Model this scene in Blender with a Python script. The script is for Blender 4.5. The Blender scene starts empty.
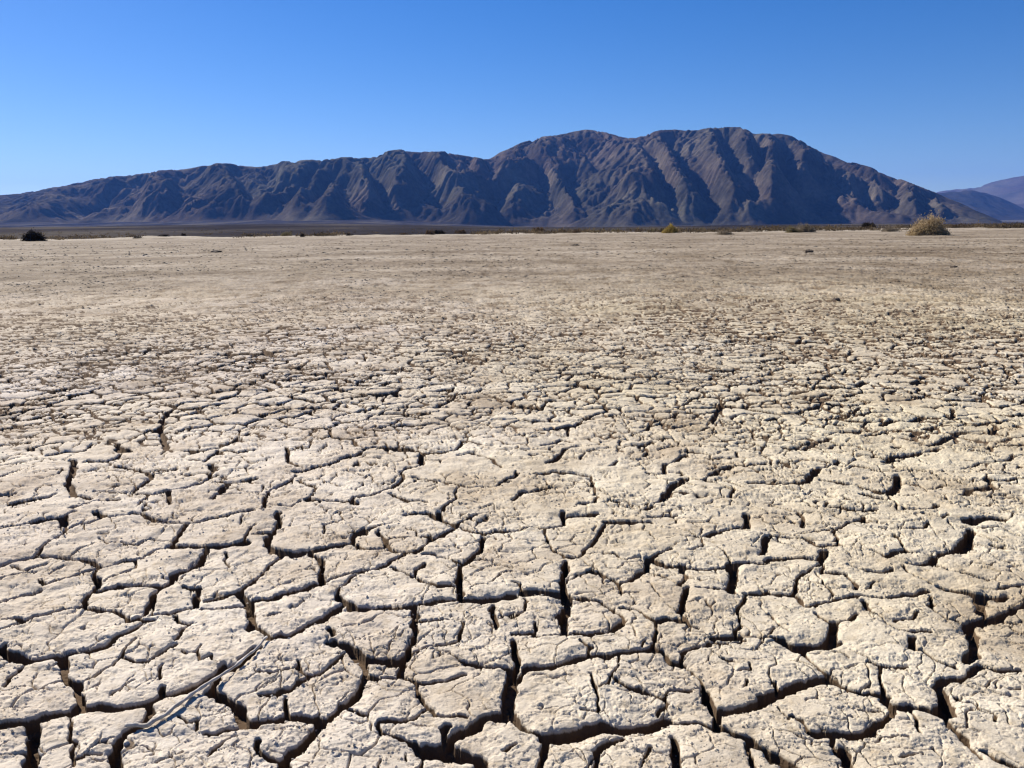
import bpy, math, random
import numpy as np
from mathutils import Matrix, Vector

# ------------------------------------------------------------------ camera
CAM_H = 0.8                      # eye height above the dry lake bed, metres
F = 800.0                        # focal length in pixels of a 1024 px wide frame
PITCH = math.atan((384 - 229.2) / F)
ROLL = math.radians(-0.60)
sc = bpy.context.scene
cam_data = bpy.data.cameras.new('camera')
cam = bpy.data.objects.new('camera', cam_data)
sc.collection.objects.link(cam)
sc.camera = cam
cam_data.sensor_width = 36.0
cam_data.lens = 36.0 * F / 1024
cam_data.clip_start = 0.05
cam_data.clip_end = 60000
RC = Matrix.Rotation(math.radians(90) - PITCH, 3, 'X') @ Matrix.Rotation(ROLL, 3, 'Z')
cam.matrix_world = Matrix.Translation((0, 0, CAM_H)) @ RC.to_4x4()

HAZE = 3.1e-5                    # density of the air, per metre
# ------------------------------------------------------------------ light
SUN_EL = math.radians(37)
SUN_AZ = math.radians(-46)       # measured from the view direction (+Y), negative = left
world = bpy.data.worlds.new('World')
sc.world = world
world.use_nodes = True
nt = world.node_tree
nt.nodes.clear()
sky = nt.nodes.new('ShaderNodeTexSky')
sky.sky_type = 'NISHITA'
sky.sun_disc = False
sky.sun_elevation = SUN_EL
sky.sun_rotation = SUN_AZ
sky.altitude = 1200
sky.air_density = 1.0
sky.dust_density = 0.35
sky.ozone_density = 3.0
bg = nt.nodes.new('ShaderNodeBackground')
bg.inputs['Strength'].default_value = 0.060
wo = nt.nodes.new('ShaderNodeOutputWorld')
hs = nt.nodes.new('ShaderNodeHueSaturation')
hs.inputs['Saturation'].default_value = 1.40
hs.inputs['Hue'].default_value = 0.512
nt.links.new(sky.outputs[0], hs.inputs['Color'])
nt.links.new(hs.outputs[0], bg.inputs['Color'])
nt.links.new(bg.outputs[0], wo.inputs['Surface'])
sun_data = bpy.data.lights.new('sun', 'SUN')
sun_data.energy = 5.0
sun_data.angle = math.radians(0.5)
sun_data.color = (1.0, 0.955, 0.88)
sun = bpy.data.objects.new('sun', sun_data)
sc.collection.objects.link(sun)
sd = Vector((math.sin(SUN_AZ) * math.cos(SUN_EL), math.cos(SUN_AZ) * math.cos(SUN_EL), math.sin(SUN_EL)))
sun.rotation_euler = sd.to_track_quat('Z', 'Y').to_euler()
sun.location = (-20, 10, 30)
sc.view_settings.view_transform = 'Standard'
sc.view_settings.look = 'None'
sc.view_settings.gamma = 1.0
sc.view_settings.use_curve_mapping = False
sc.view_settings.exposure = 0.80
sc.cycles.use_denoising = True
sc.cycles.max_bounces = 6
sc.cycles.volume_bounces = 0
sc.cycles.filter_width = 1.3

# ------------------------------------------------------------------ helpers
Rn = np.array(RC)
def px_ray(px, py):
    c = np.stack([(np.asarray(px, float) - 512) / F, -(np.asarray(py, float) - 384) / F, -np.ones_like(np.asarray(px, float))], -1)
    return c @ Rn.T
def px_ground(px, py, z=0.0):
    d = px_ray(px, py)
    s = (z - CAM_H) / d[..., 2]
    return d[..., 0] * s, d[..., 1] * s
def px_uv(px, py):               # direction as (u, elevation) in pixels of a level camera
    d = px_ray(px, py)
    return F * d[..., 0] / d[..., 1], F * d[..., 2] / d[..., 1]
def horizon(px):
    return 229.2 - math.tan(math.radians(0.6)) * (px - 512)

def smooth(a, b, x):
    t = np.clip((x - a) / (b - a), 0, 1)
    return t * t * (3 - 2 * t)

_rng = np.random.RandomState(7)
TAB = _rng.rand(8, 512, 512).astype(np.float32)
def vnoise(x, y, k=0):           # value noise 0..1
    ix = np.floor(x); iy = np.floor(y)
    fx = (x - ix).astype(np.float32); fy = (y - iy).astype(np.float32)
    ix = ix.astype(np.int64); iy = iy.astype(np.int64)
    fx = fx * fx * fx * (fx * (fx * 6 - 15) + 10); fy = fy * fy * fy * (fy * (fy * 6 - 15) + 10)
    T = TAB[k % 8]
    x0 = ix & 511; x1 = (ix + 1) & 511; y0 = iy & 511; y1 = (iy + 1) & 511
    a = T[x0, y0]; b = T[x1, y0]; c = T[x0, y1]; d = T[x1, y1]
    a = a + (b - a) * fx; c = c + (d - c) * fx
    return a + (c - a) * fy
_c, _s = math.cos(0.65), math.sin(0.65)
def fbm(x, y, octs=4, k=0, gain=0.5):
    r = 0; amp = 1.0; tot = 0
    for i in range(octs):
        r = r + amp * vnoise(x + 13.7 * i, y - 7.1 * i, k + i)
        tot += amp; amp *= gain
        x, y = (x * _c - y * _s) * 2.03, (x * _s + y * _c) * 2.03
    return r / tot
def voronoi(x, y, k=0, jit=0.85):
    """distance to the nearest cell border, and three random numbers of the cell"""
    ix = np.floor(x).astype(np.int64); iy = np.floor(y).astype(np.int64)
    A = TAB[k % 8]; B = TAB[(k + 1) % 8]
    best = np.full(x.shape, 9.0, np.float32); cx = np.zeros_like(best); cy = np.zeros_like(best)
    bi = np.zeros(x.shape, np.int64); bj = np.zeros(x.shape, np.int64)
    fx = (x - ix).astype(np.float32); fy = (y - iy).astype(np.float32)
    for i in (-1, 0, 1):
        for j in (-1, 0, 1):
            a = (ix + i) & 511; b = (iy + j) & 511
            dx = i + 0.5 + jit * (A[a, b] - 0.5) - fx; dy = j + 0.5 + jit * (B[a, b] - 0.5) - fy
            d = dx * dx + dy * dy
            m = d < best
            best = np.where(m, d, best); cx = np.where(m, dx, cx); cy = np.where(m, dy, cy)
            bi = np.where(m, a, bi); bj = np.where(m, b, bj)
    edge = np.full(x.shape, 9.0, np.float32); ny = np.zeros_like(edge)
    for i in (-1, 0, 1):
        for j in (-1, 0, 1):
            a = (ix + i) & 511; b = (iy + j) & 511
            dx = i + 0.5 + jit * (A[a, b] - 0.5) - fx; dy = j + 0.5 + jit * (B[a, b] - 0.5) - fy
            ex = dx - cx; ey = dy - cy
            l = np.sqrt(ex * ex + ey * ey)
            d = np.where(l > 1e-4, ((dx + cx) * ex + (dy + cy) * ey) * 0.5 / np.maximum(l, 1e-4), 9.0)
            m = d < edge
            ny = np.where(m, np.abs(ey) / np.maximum(l, 1e-4), ny); edge = np.where(m, d, edge)
    C = TAB[(k + 2) % 8][bi, bj]; D = TAB[(k + 3) % 8][bi, bj]; E = TAB[(k + 4) % 8][bi, bj]
    return edge, C, D, E, cx, cy, ny

def grid_mesh(name, X, Y, Z, mat, smooth_shade=True):
    r, c = X.shape
    me = bpy.data.meshes.new(name)
    n = r * c
    co = np.stack([X, Y, Z], -1).astype(np.float32).reshape(-1)
    me.vertices.add(n)
    me.vertices.foreach_set('co', co)
    idx = np.arange(n, dtype=np.int32).reshape(r, c)
    q = np.stack([idx[:-1, :-1], idx[:-1, 1:], idx[1:, 1:], idx[1:, :-1]], -1).reshape(-1)
    nf = (r - 1) * (c - 1)
    me.loops.add(nf * 4)
    me.loops.foreach_set('vertex_index', q)
    me.polygons.add(nf)
    me.polygons.foreach_set('loop_start', np.arange(nf, dtype=np.int32) * 4)
    me.polygons.foreach_set('use_smooth', np.full(nf, smooth_shade))
    me.update(calc_edges=True)
    me.materials.append(mat)
    ob = bpy.data.objects.new(name, me)
    sc.collection.objects.link(ob)
    return ob
def poly_mesh(name, V, Fc, mat, parent=None, smooth_shade=False, link=True):
    me = bpy.data.meshes.new(name)
    me.from_pydata([tuple(map(float, v)) for v in V], [], [tuple(map(int, f)) for f in Fc])
    if smooth_shade:
        me.polygons.foreach_set('use_smooth', [True] * len(me.polygons))
    me.materials.append(mat)
    ob = bpy.data.objects.new(name, me)
    if link:
        sc.collection.objects.link(ob)
    if parent is not None:
        ob.parent = parent
    return ob

# ------------------------------------------------------------------ materials
def new_mat(name, rough=0.95):
    m = bpy.data.materials.new(name); m.use_nodes = True
    b = m.node_tree.nodes['Principled BSDF']
    b.inputs['Roughness'].default_value = rough
    b.inputs['Specular IOR Level'].default_value = 0.15
    return m, m.node_tree, b
def N(t, typ, **kw):
    n = t.nodes.new(typ)
    for k, v in kw.items():
        if k in n.inputs.keys(): n.inputs[k].default_value = v
        else: setattr(n, k, v)
    return n
def noise_node(t, vec, scale, detail=4, rough=0.55):
    n = t.nodes.new('ShaderNodeTexNoise')
    n.inputs['Scale'].default_value = scale; n.inputs['Detail'].default_value = detail
    n.inputs['Roughness'].default_value = rough
    t.links.new(vec, n.inputs['Vector'])
    return n.outputs['Fac']
def ramp(t, fac, stops):
    r = t.nodes.new('ShaderNodeValToRGB')
    while len(r.color_ramp.elements) < len(stops): r.color_ramp.elements.new(0.5)
    for e, (p, c) in zip(r.color_ramp.elements, stops):
        e.position = p; e.color = (*c, 1)
    t.links.new(fac, r.inputs[0])
    return r.outputs[0]
def mix(t, fac, a, b, mode='MIX'):
    m = t.nodes.new('ShaderNodeMix'); m.data_type = 'RGBA'; m.blend_type = mode
    for sock, v in ((m.inputs[0], fac), (m.inputs[6], a), (m.inputs[7], b)):
        if isinstance(v, (int, float)): sock.default_value = v
        elif isinstance(v, tuple): sock.default_value = (*v, 1)
        else: t.links.new(v, sock)
    return m.outputs[2]
def mapping(t, vec, scale):
    m = t.nodes.new('ShaderNodeMapping'); m.inputs['Scale'].default_value = scale
    t.links.new(vec, m.inputs['Vector'])
    return m.outputs[0]

def mat_playa():
    m, t, b = new_mat('cracked_mud', 1.0)
    g = t.nodes.new('ShaderNodeNewGeometry').outputs['Position']
    sep = t.nodes.new('ShaderNodeSeparateXYZ'); t.links.new(g, sep.inputs[0])
    def mrange(src, a0, a1, b0=0.0, b1=1.0):
        mr = t.nodes.new('ShaderNodeMapRange'); t.links.new(src, mr.inputs[0])
        for i, v in enumerate((a0, a1, b0, b1)): mr.inputs[i + 1].default_value = v
        mr.interpolation_type = 'SMOOTHSTEP'
        return mr.outputs[0]
    big = noise_node(t, g, 0.35, 4)
    mid = noise_node(t, g, 2.3, 6, 0.6)
    col = ramp(t, mid, [(0.32, (0.385, 0.32, 0.242)), (0.47, (0.515, 0.457, 0.372)), (0.66, (0.61, 0.557, 0.465))])
    tint = ramp(t, big, [(0.38, (1.02, 1.0, 1.0)), (0.62, (1.0, 0.965, 0.87))])
    col = mix(t, 1.0, col, tint, 'MULTIPLY')
    # the crust is whiter with salt on the left and yellower with silt on the right
    col = mix(t, mrange(sep.outputs['X'], -2.2, 2.2), mix(t, 1.0, col, (1.05, 1.03, 1.04), 'MULTIPLY'), mix(t, 1.0, col, (0.97, 0.95, 0.86), 'MULTIPLY'))
    # bare brown silt with little salt towards the rim of the lake
    streak = noise_node(t, mapping(t, g, (0.12, 0.28, 1)), 1.0, 6, 0.62)
    sand = ramp(t, streak, [(0.34, (0.140, 0.104, 0.068)), (0.48, (0.220, 0.178, 0.128)), (0.62, (0.31, 0.262, 0.203))])
    col = mix(t, mrange(sep.outputs['Y'], 2.6, 15, 0, 0.95), col, sand)
    col = mix(t, mrange(sep.outputs['Y'], 84, 104, 0, 0.9), col, ramp(t, streak, [(0.35, (0.30, 0.26, 0.20)), (0.65, (0.44, 0.385, 0.305))]))
    # further off the crust is broken up: mottled brown and pale
    mot = ramp(t, noise_node(t, mapping(t, g, (3.6, 2.0, 3)), 1.0, 8, 0.72), [(0.40, (0.58, 0.52, 0.45)), (0.49, (0.96, 0.95, 0.93)), (0.62, (1.2, 1.19, 1.18))])
    col = mix(t, mrange(sep.outputs['Y'], 3, 9, 0, 1), col, mix(t, 1.0, col, mot, 'MULTIPLY'))
    mot2 = ramp(t, noise_node(t, mapping(t, g, (0.5, 0.16, 1)), 1.0, 7, 0.66), [(0.38, (0.74, 0.69, 0.62)), (0.5, (1.0, 0.99, 0.98)), (0.62, (1.14, 1.13, 1.12))])
    col = mix(t, mrange(sep.outputs['Y'], 4, 14, 0, 1), col, mix(t, 1.0, col, mot2, 'MULTIPLY'))
    # brown stained patches and tiny grit
    st = noise_node(t, g, 2.9, 7, 0.72)
    stl = noise_node(t, g, 0.55, 5, 0.6)
    stm = mix(t, 1.0, ramp(t, st, [(0.46, (0, 0, 0)), (0.66, (1, 1, 1))]), ramp(t, stl, [(0.44, (0.15, 0.15, 0.15)), (0.60, (1, 1, 1))]), 'MULTIPLY')
    stc = t.nodes.new('ShaderNodeMath'); stc.operation = 'MULTIPLY'; stc.inputs[1].default_value = 0.6
    t.links.new(stm, stc.inputs[0])
    col = mix(t, stc.outputs[0], col, (0.32, 0.245, 0.155))
    gr = ramp(t, noise_node(t, g, 150, 4, 0.75), [(0.30, (0.80, 0.78, 0.74)), (0.46, (1, 1, 1)), (0.75, (1.06, 1.06, 1.06))])
    col = mix(t, 1.0, col, gr, 'MULTIPLY')
    gr2 = ramp(t, noise_node(t, g, 28, 5, 0.7), [(0.30, (0.74, 0.70, 0.64)), (0.48, (1, 1, 1)), (0.7, (1.06, 1.06, 1.06))])
    col = mix(t, 1.0, col, gr2, 'MULTIPLY')
    # under the thin bleached crust: brown clay, with crack shade painted into its colour
    at = t.nodes.new('ShaderNodeAttribute'); at.attribute_name = 'clay_crack_shade'
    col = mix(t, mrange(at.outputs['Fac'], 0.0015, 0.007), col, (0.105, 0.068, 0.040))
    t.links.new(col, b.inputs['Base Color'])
    bu = t.nodes.new('ShaderNodeBump'); bu.inputs['Strength'].default_value = 0.8; bu.inputs['Distance'].default_value = 0.0035
    t.links.new(noise_node(t, g, 130, 6, 0.65), bu.inputs['Height'])
    b2 = t.nodes.new('ShaderNodeBump'); b2.inputs['Strength'].default_value = 0.35; b2.inputs['Distance'].default_value = 0.008
    t.links.new(noise_node(t, mapping(t, g, (26, 40, 30)), 1.0, 5, 0.6), b2.inputs['Height'])
    t.links.new(bu.outputs[0], b2.inputs['Normal'])
    t.links.new(b2.outputs[0], b.inputs['Normal'])
    return m
def mat_floor():
    m, t, b = new_mat('desert_pavement', 1.0)
    b.inputs['Specular IOR Level'].default_value = 0.0
    g = t.nodes.new('ShaderNodeNewGeometry').outputs['Position']
    n = noise_node(t, mapping(t, g, (1, 0.4, 0.2)), 0.006, 7, 0.68)
    col = ramp(t, n, [(0.38, (0.026, 0.024, 0.029)), (0.5, (0.046, 0.041, 0.045)), (0.60, (0.100, 0.086, 0.074))])
    sp = noise_node(t, g, 0.12, 3, 0.7)
    spc = ramp(t, sp, [(0.38, (0.5, 0.55, 0.42)), (0.5, (1, 1, 1))])
    col = mix(t, 0.7, col, spc, 'MULTIPLY')
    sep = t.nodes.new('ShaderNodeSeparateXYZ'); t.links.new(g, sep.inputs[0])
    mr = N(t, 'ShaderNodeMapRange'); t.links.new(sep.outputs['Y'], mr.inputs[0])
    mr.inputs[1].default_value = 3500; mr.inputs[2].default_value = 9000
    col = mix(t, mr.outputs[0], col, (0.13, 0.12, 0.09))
    t.links.new(col, b.inputs['Base Color'])
    return m
def mat_rock(name, a, bcol, c, s=0.004, bump=6.0):
    m, t, b = new_mat(name, 1.0)
    b.inputs['Specular IOR Level'].default_value = 0.0
    g = t.nodes.new('ShaderNodeNewGeometry').outputs['Position']
    n = noise_node(t, g, s, 8, 0.62)
    col = ramp(t, n, [(0.36, a), (0.5, bcol), (0.66, c)])
    n2 = noise_node(t, g, 0.0011, 4, 0.5)
    col = mix(t, 1.0, col, ramp(t, n2, [(0.38, (0.88, 0.96, 0.88)), (0.6, (1.06, 0.98, 0.97))]), 'MULTIPLY')
    sp = noise_node(t, g, 0.05, 4, 0.7)
    col = mix(t, 1.0, col, ramp(t, sp, [(0.35, (0.72, 0.74, 0.72)), (0.6, (1.08, 1.08, 1.08))]), 'MULTIPLY')
    t.links.new(col, b.inputs['Base Color'])
    bu = t.nodes.new('ShaderNodeBump'); bu.inputs['Strength'].default_value = 0.8; bu.inputs['Distance'].default_value = bump
    t.links.new(noise_node(t, g, 0.02, 6, 0.6), bu.inputs['Height'])
    t.links.new(bu.outputs[0], b.inputs['Normal'])
    return m
def mat_plain(name, cols, scale=20, rough=0.9):
    m, t, b = new_mat(name, rough)
    oi = t.nodes.new('ShaderNodeTexCoord').outputs['Object']
    n = noise_node(t, oi, scale, 3)
    t.links.new(ramp(t, n, [(0.35, cols[0]), (0.65, cols[1])]), b.inputs['Base Color'])
    return m
# ------------------------------------------------------------------ the lake bed
# main cracks of the foreground: (origin x, origin y, [width class, points in quarter pixels])
CR = [
(0,640,"""3 0,30 60,60 130,72 230,70 330,45 430,10 450,0
2 0,185 60,130 100,95 130,72
3 230,70 270,120
2.5 270,120 290,150 320,190 318,270
1 165,195 220,170 280,150
3 0,355 90,345 180,310 270,288 318,275
3 318,280 380,270 470,285 540,270 600,250 670,220 740,200 800,170 870,120 940,95 1024,30
4 120,350 125,420 130,512
2 600,250 605,300
3 605,285 560,340 500,370 460,420 450,470 470,520
2 640,190 655,225
1 450,230 500,185 550,160
1.5 350,155 420,110 490,60 520,20 540,0
1.5 490,65 540,85 600,80 660,55 710,10
1 710,35 750,45 790,45 810,15
1 790,45 800,70 845,62 850,85
1 630,160 640,110 660,90
3 870,100 880,150 860,200 900,235 950,265 985,320 1010,350
2 820,370 870,370 920,350 990,345
1.5 820,460 880,420 930,385
1 290,300 290,400 285,512
1 300,470 400,450
1 720,300 740,330 775,325 780,360
1 640,490 720,450"""),
(256,640,"""3 310,0 350,30 420,75 490,85 580,80 620,60 640,0
3.5 590,85 590,150
2 440,110 445,150 500,160 590,150
2 420,90 440,110
1.5 640,50 700,30 760,10 790,0
1 720,40 770,50 820,90
2 820,90 900,100 960,105 1010,110
3 1010,120 1020,150 1005,230 1000,290
3 1024,290 980,300 900,320 860,345 800,380 760,420
3 440,160 400,210 350,240 300,290 270,330 200,380 140,440 110,480 110,520
3 0,330 60,315 130,290 200,290 250,310 270,330
2 130,220 130,280
1.5 20,215 90,215 140,190 200,140 250,125 310,90 355,50
1 10,130 70,140 155,115 155,80
1 155,115 200,130 250,125
2 370,260 430,300
1.5 490,340 500,370 560,390 640,400 690,430 720,440
4 690,430 760,430 830,470 880,490 890,520
1.5 650,180 650,225 690,280 720,300 800,310 830,320
1.5 690,280 640,320 590,330 500,325 490,345
1.5 610,145 640,165 760,165 830,140
1.5 590,150 650,180
2 0,400 20,450 60,470 110,470
1 690,430 660,490 640,500
1 600,470 610,430
1 490,512 500,460
1.5 980,450 1024,420
2 760,420 750,370 770,350"""),
(512,640,"""3 15,200 10,120 10,40 10,0
2.5 10,200 0,240 10,290 40,330 100,370 130,400
4 130,395 200,375 280,355 370,332 450,337 540,322 620,300
3 60,105 130,100 220,90 300,70 340,65 400,70 470,60 560,40
2 20,170 60,110
2 560,40 565,0
3 600,45 640,75 690,85
2 690,85 690,50 740,20 790,5
1.5 690,85 720,140 780,190
4 780,200 790,250 830,300 825,360
1.5 620,300 690,320 740,330 800,350
3 850,290 930,280 1024,245
1.5 790,0 860,10 940,5
1.5 265,0 300,25 300,60
1 520,0 515,30
1 435,80 435,120 400,150
2 400,150 430,175 510,195 570,225 600,235
1.5 600,235 640,200 720,210
1.5 570,225 610,250 580,280
1.5 310,140 320,190 345,230 350,280
1 345,200 390,185 400,150
1 270,270 350,280
3 650,390 650,440 650,520
2 330,520 335,450 370,410 440,380
1 530,500 535,460 555,430
3 130,400 120,460 100,520
3 850,360 900,380 960,400 1000,430 1024,440
2 970,430 975,520
1 910,115 950,115 950,90
1 945,150 945,190
1 830,80 880,85"""),
(768,640,"""4 0,240 60,210 120,190 180,160 240,155
1.5 40,160 45,200
3 60,0 120,20 190,15 270,0
2 150,50 145,30
2 150,50 200,100 240,140
3 270,160 330,190 400,205 455,215
3 455,215 470,245 520,270 590,285 650,300 700,315
1.5 440,90 440,140 455,215
1.5 390,80 450,95 540,105
3 570,0 585,40
2 620,50 680,85 740,105
3 820,0 815,50 790,80
2 690,190 740,160 790,140 850,100
4 700,200 710,250 700,310
2 850,100 920,118 1024,125
2.5 700,310 740,360 800,400 850,470
2 870,450 920,480 1000,505 1060,530
2 490,260 490,300 440,335 390,350
3 190,375 260,375 330,375 400,360
1.5 110,310 150,330 190,375
1.5 570,290 590,340 590,385
2 255,385 270,430 320,460
3 320,440 320,490
3 0,435 60,480 130,520
2 0,440 35,500
1 60,270 100,320
1 400,365 440,390 540,400
1 760,230 830,270 910,300 900,320
1 350,270 420,280
1 960,190 1010,190
1.5 260,30 330,60
1 530,470 600,460
1 640,430 680,460"""),
(0,512,"""2.5 -30,78 0,70 80,55 170,35 260,25 300,0
3 260,25 270,60
2 -30,222 0,215 70,190 140,175 180,130 240,95 270,60
2 270,75 340,50 420,30 380,0
1.5 420,30 480,15 540,5
2.5 540,0 600,20 690,35 750,45
2 750,45 830,30 930,15 1000,0
3 750,45 720,90 690,125
3 690,130 760,135 830,140 920,135 980,125
2 980,125 990,90 1024,50
1 960,50 965,20
2 170,170 240,180 290,180 350,190 400,205 420,215
1 285,170 310,150 380,125
1 390,105 450,120 540,125 600,105 690,110
1.5 420,215 500,190 560,180 620,155 690,130
1 535,180 535,215
1 415,270 480,240 535,215
3 830,150 800,200 740,230 690,250 690,270
3 690,270 650,300 620,330 590,380 550,420 510,440
2.5 400,310 470,295 550,285 620,295 650,300
3 385,250 380,300 340,350 310,385
1.5 190,290 260,265 340,235 400,215
2 170,265 185,290
1 0,280 60,250 140,235
1 190,240 240,215
1 40,215 110,230 170,210
2 -30,370 0,360 80,330 155,310
1.5 385,250 400,215
2 90,440 180,420 250,395 310,385
1.5 0,430 90,435 95,445 0,490
2 310,385 380,395 440,400 510,440
2 600,410 680,400 740,380 780,370
1 600,410 610,370
3 780,370 790,320
1.5 740,300 790,300 800,320
2.5 830,345 900,330 960,310 1024,265
2 800,380 850,385 940,375 970,370
4 985,350 990,400 1000,460
3 960,320 985,350
2.5 600,430 540,470 450,510
2 510,440 560,430 620,430
1.5 705,405 710,430 755,435 720,490 700,512
1 905,165 910,220
1 720,280 740,250"""),
(256,512,"""3 100,0 90,60 55,100 50,130
1.5 0,90 60,80
2 50,130 80,150
2.5 80,150 150,160 230,155 300,140 370,120
3 370,120 400,80 440,55
1.5 440,55 540,40
2.5 0,265 40,230 80,180 100,160
1 270,80 270,45 350,30 345,0
1 270,80 360,95
2 480,70 520,100
3 520,100 515,140
2 390,125 450,145 515,140 550,155 640,155 660,150
1.5 520,100 590,95 680,95 700,105
2 660,150 690,105 740,90 800,60
3 720,0 740,30 800,50
1.5 800,50 860,25 960,0
2 800,50 860,70 920,85 1024,75
3 920,95 900,140 860,180 840,205
1.5 680,165 750,180 840,205
4 265,190 268,240 265,290
2 230,165 265,190
3 0,345 70,340 150,310 220,290 265,285
3 50,500 120,490 200,450 260,415 320,380 350,365
3 330,330 350,365 380,380
1.5 330,330 350,290 390,260 450,230
1.5 290,270 370,250 440,230 530,205
2 530,205 570,180 610,160
1.5 540,215 610,245 680,280 720,290 780,290
1.5 615,260 640,220 680,200
2.5 380,385 450,385 540,380 640,375 720,365 790,350
4 825,210 815,260 810,350
3 830,350 900,350 960,345 1024,335
3 635,380 635,450 640,512
1 880,190 960,210 1010,225
1 860,300 930,290 970,250 1024,240
2.5 940,370 950,420 960,460
1.5 650,440 720,435 830,440 830,470 800,512
1 970,430 1024,400
2 290,460 320,490
2 0,460 40,490
1.5 30,420 100,405
2.5 600,10 680,5 740,30"""),
(512,512,"""3 200,0 205,45
2 215,15 330,5
1.5 0,80 60,65 130,70 200,45
1.5 125,75 165,150 215,175
2 215,175 260,175 300,140 345,95 380,55
2.5 380,40 450,45 545,40
1.5 545,10 650,5
3 940,0 940,60
2 940,60 870,70 800,85 770,100
1 670,20 760,35
1 680,95 740,100 780,130 720,150
1 820,140 860,180 880,195
2.5 870,200 950,195 1024,205
3 1010,90 1010,160
4 880,200 880,320
1.5 700,205 780,215 860,210
2 690,200 685,250 670,290
2 555,185 620,200 690,200
1.5 545,180 590,155 630,145
3 540,180 540,225
2 540,225 490,255 430,285 430,320
2 350,240 380,260 430,285
1 270,185 310,220 300,245
2 310,235 350,240
1 215,290 250,260 300,245
1 270,170 340,165 400,170 440,190 500,180
4 210,190 205,260 205,330
3.5 45,325 120,330 205,330
1.5 0,290 35,300 40,330
1.5 45,345 60,360 45,400 0,415
4 215,345 210,400 205,480
1.5 230,335 300,345 360,350
2 360,350 400,385 440,440 380,480 310,490 240,480
1 450,320 500,325
1 540,280 600,350
1.5 430,380 500,400 580,435 590,440
3 700,300 690,350 680,400
2 590,440 640,430 690,435
1.5 680,400 700,430 740,455
2 750,305 800,300 860,310
1.5 580,440 590,480 560,512
1.5 930,330 980,315 1024,305
1.5 930,340 900,390 920,440 905,460
2 905,460 910,490 930,512
3 820,495 900,500
2 930,495 1024,500
1 560,230 640,270 670,290
1.5 0,490 80,480 120,500 200,490
1 80,480 100,440"""),
(768,512,"""1.5 0,85 80,90 150,100
2 150,100 200,130 290,130
1.5 290,130 270,80 260,70 340,40 380,20
1 140,80 200,65 260,60
3 380,10 380,40
2 135,0 145,45
1.5 460,65 540,70 630,65 650,45
1 620,10 700,30 720,15
3 800,40 860,25 920,20
4 810,70 800,110 770,150
2 770,150 710,160 660,180
3 660,175 650,195
1.5 650,190 600,205 560,205
1.5 510,100 545,145
2 420,155 480,180 545,150
1 545,150 600,160 650,165
2.5 0,190 50,180 130,180 190,190 215,200
3 215,200 225,150
2 215,200 225,240 310,250 340,290 350,310
1.5 330,210 400,235 460,240 490,230
1 390,310 420,290
1.5 540,215 600,250 640,280
1 600,200 690,210
1.5 670,200 740,235 820,250 880,265
1 820,205 900,220 920,200
1 890,130 960,145
1 830,60 930,65 990,90
2 480,345 540,330 630,310
2.5 680,290 760,310 840,330 900,335 940,330
1.5 930,300 1060,280
3 860,345 865,400
3 820,440 870,425 910,425
2 910,420 960,400 1060,355
1.5 930,435 1000,445
3 820,440 820,512
1.5 650,330 660,380 680,400
1.5 680,400 740,430 810,440
1.5 150,365 230,355 300,350 380,335 450,345
3 400,360 405,385
1 410,390 450,430 500,470
2 510,470 570,490 640,490
1 520,440 590,435 600,410
1.5 0,310 60,320 110,325
2 125,330 135,360
1.5 110,325 120,270 130,250 170,230 200,210
3 270,440 265,480 250,512
1.5 180,395 250,435 330,430 350,400
1 0,400 40,440 100,480
1 0,480 20,450
2 0,495 60,505
1 200,240 230,300 270,330"""),
(0,400,"""1.5 0,125 60,105 110,100
1.5 0,180 60,175 110,170
2 120,195 190,180 250,170
2 190,220 260,205 330,200 370,175
1 330,155 380,135 380,115 420,90
1 430,110 480,85 530,70
1.5 650,55 680,35
2.5 690,30 660,60 655,90 640,115 655,150 665,185
2 540,150 600,125 645,120
1 430,160 480,175 540,150
2.5 470,170 480,195 515,200
1 645,210 660,190 700,205
2 350,245 420,245 460,230 495,210
2 470,265 530,270 610,300
1.5 610,295 660,280 710,265
2.5 610,300 580,330 540,350 510,370
1.5 380,365 440,370 510,370
2.5 290,240 285,300 270,340 300,375 350,390
1.5 0,305 60,290 130,265
1 100,310 170,315 230,300 260,275
1.5 0,385 60,370
1.5 40,415 130,400 210,375
2 280,440 350,410 390,400 470,400
2 540,375 600,380 670,370 675,410
1.5 560,420 590,385
2.5 680,365 740,350 800,325 860,280 850,255
1 760,240 820,245
2 820,245 860,215 880,200
2 880,195 940,165 1000,135
1.5 890,205 960,210 1020,200
1.5 750,205 820,205 870,195
3 900,330 895,360
2 895,360 840,400
1.5 850,320 900,325 960,320 1024,312
1 900,370 960,370
1.5 740,40 820,45
2 940,55 965,40
1 180,50 240,40 290,25
1 30,45 110,35
1 370,60 400,75"""),
(256,400,"""1 130,45 190,45 260,40
1 0,110 60,105 130,95
1.5 210,110 290,120 305,150
1 150,165 220,165 290,150
1 220,165 215,190 130,190
2 390,160 400,175
1.5 310,150 380,155 440,150
1.5 430,125 490,125 560,115
1 560,130 610,110 690,100
2 170,280 230,270 300,255 370,225 430,205 450,190
4 450,190 520,188 600,195
2 600,195 650,205
2 670,212 740,205 800,190 835,160
2 835,155 900,175
3 660,215 662,250
1.5 660,260 610,270 580,285
2.5 580,285 585,315 540,345 480,370 410,385
3 390,400 400,385
2.5 215,395 300,400 400,410
1.5 215,400 230,350 170,325
2 120,190 125,240 160,265
2 160,290 140,320 90,340 50,360
2.5 50,360 30,390 20,440
1 400,360 430,330
1.5 780,330 700,320 640,310
2 800,365 790,400 740,440
1 780,330 860,345 940,340 1024,320
1.5 1024,300 980,330
1.5 540,375 600,400 680,400
1.5 860,210 920,225 980,260
1 870,205 800,215
1 830,400 900,410
1 400,270 410,240
1 30,420 130,425 180,400"""),
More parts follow.
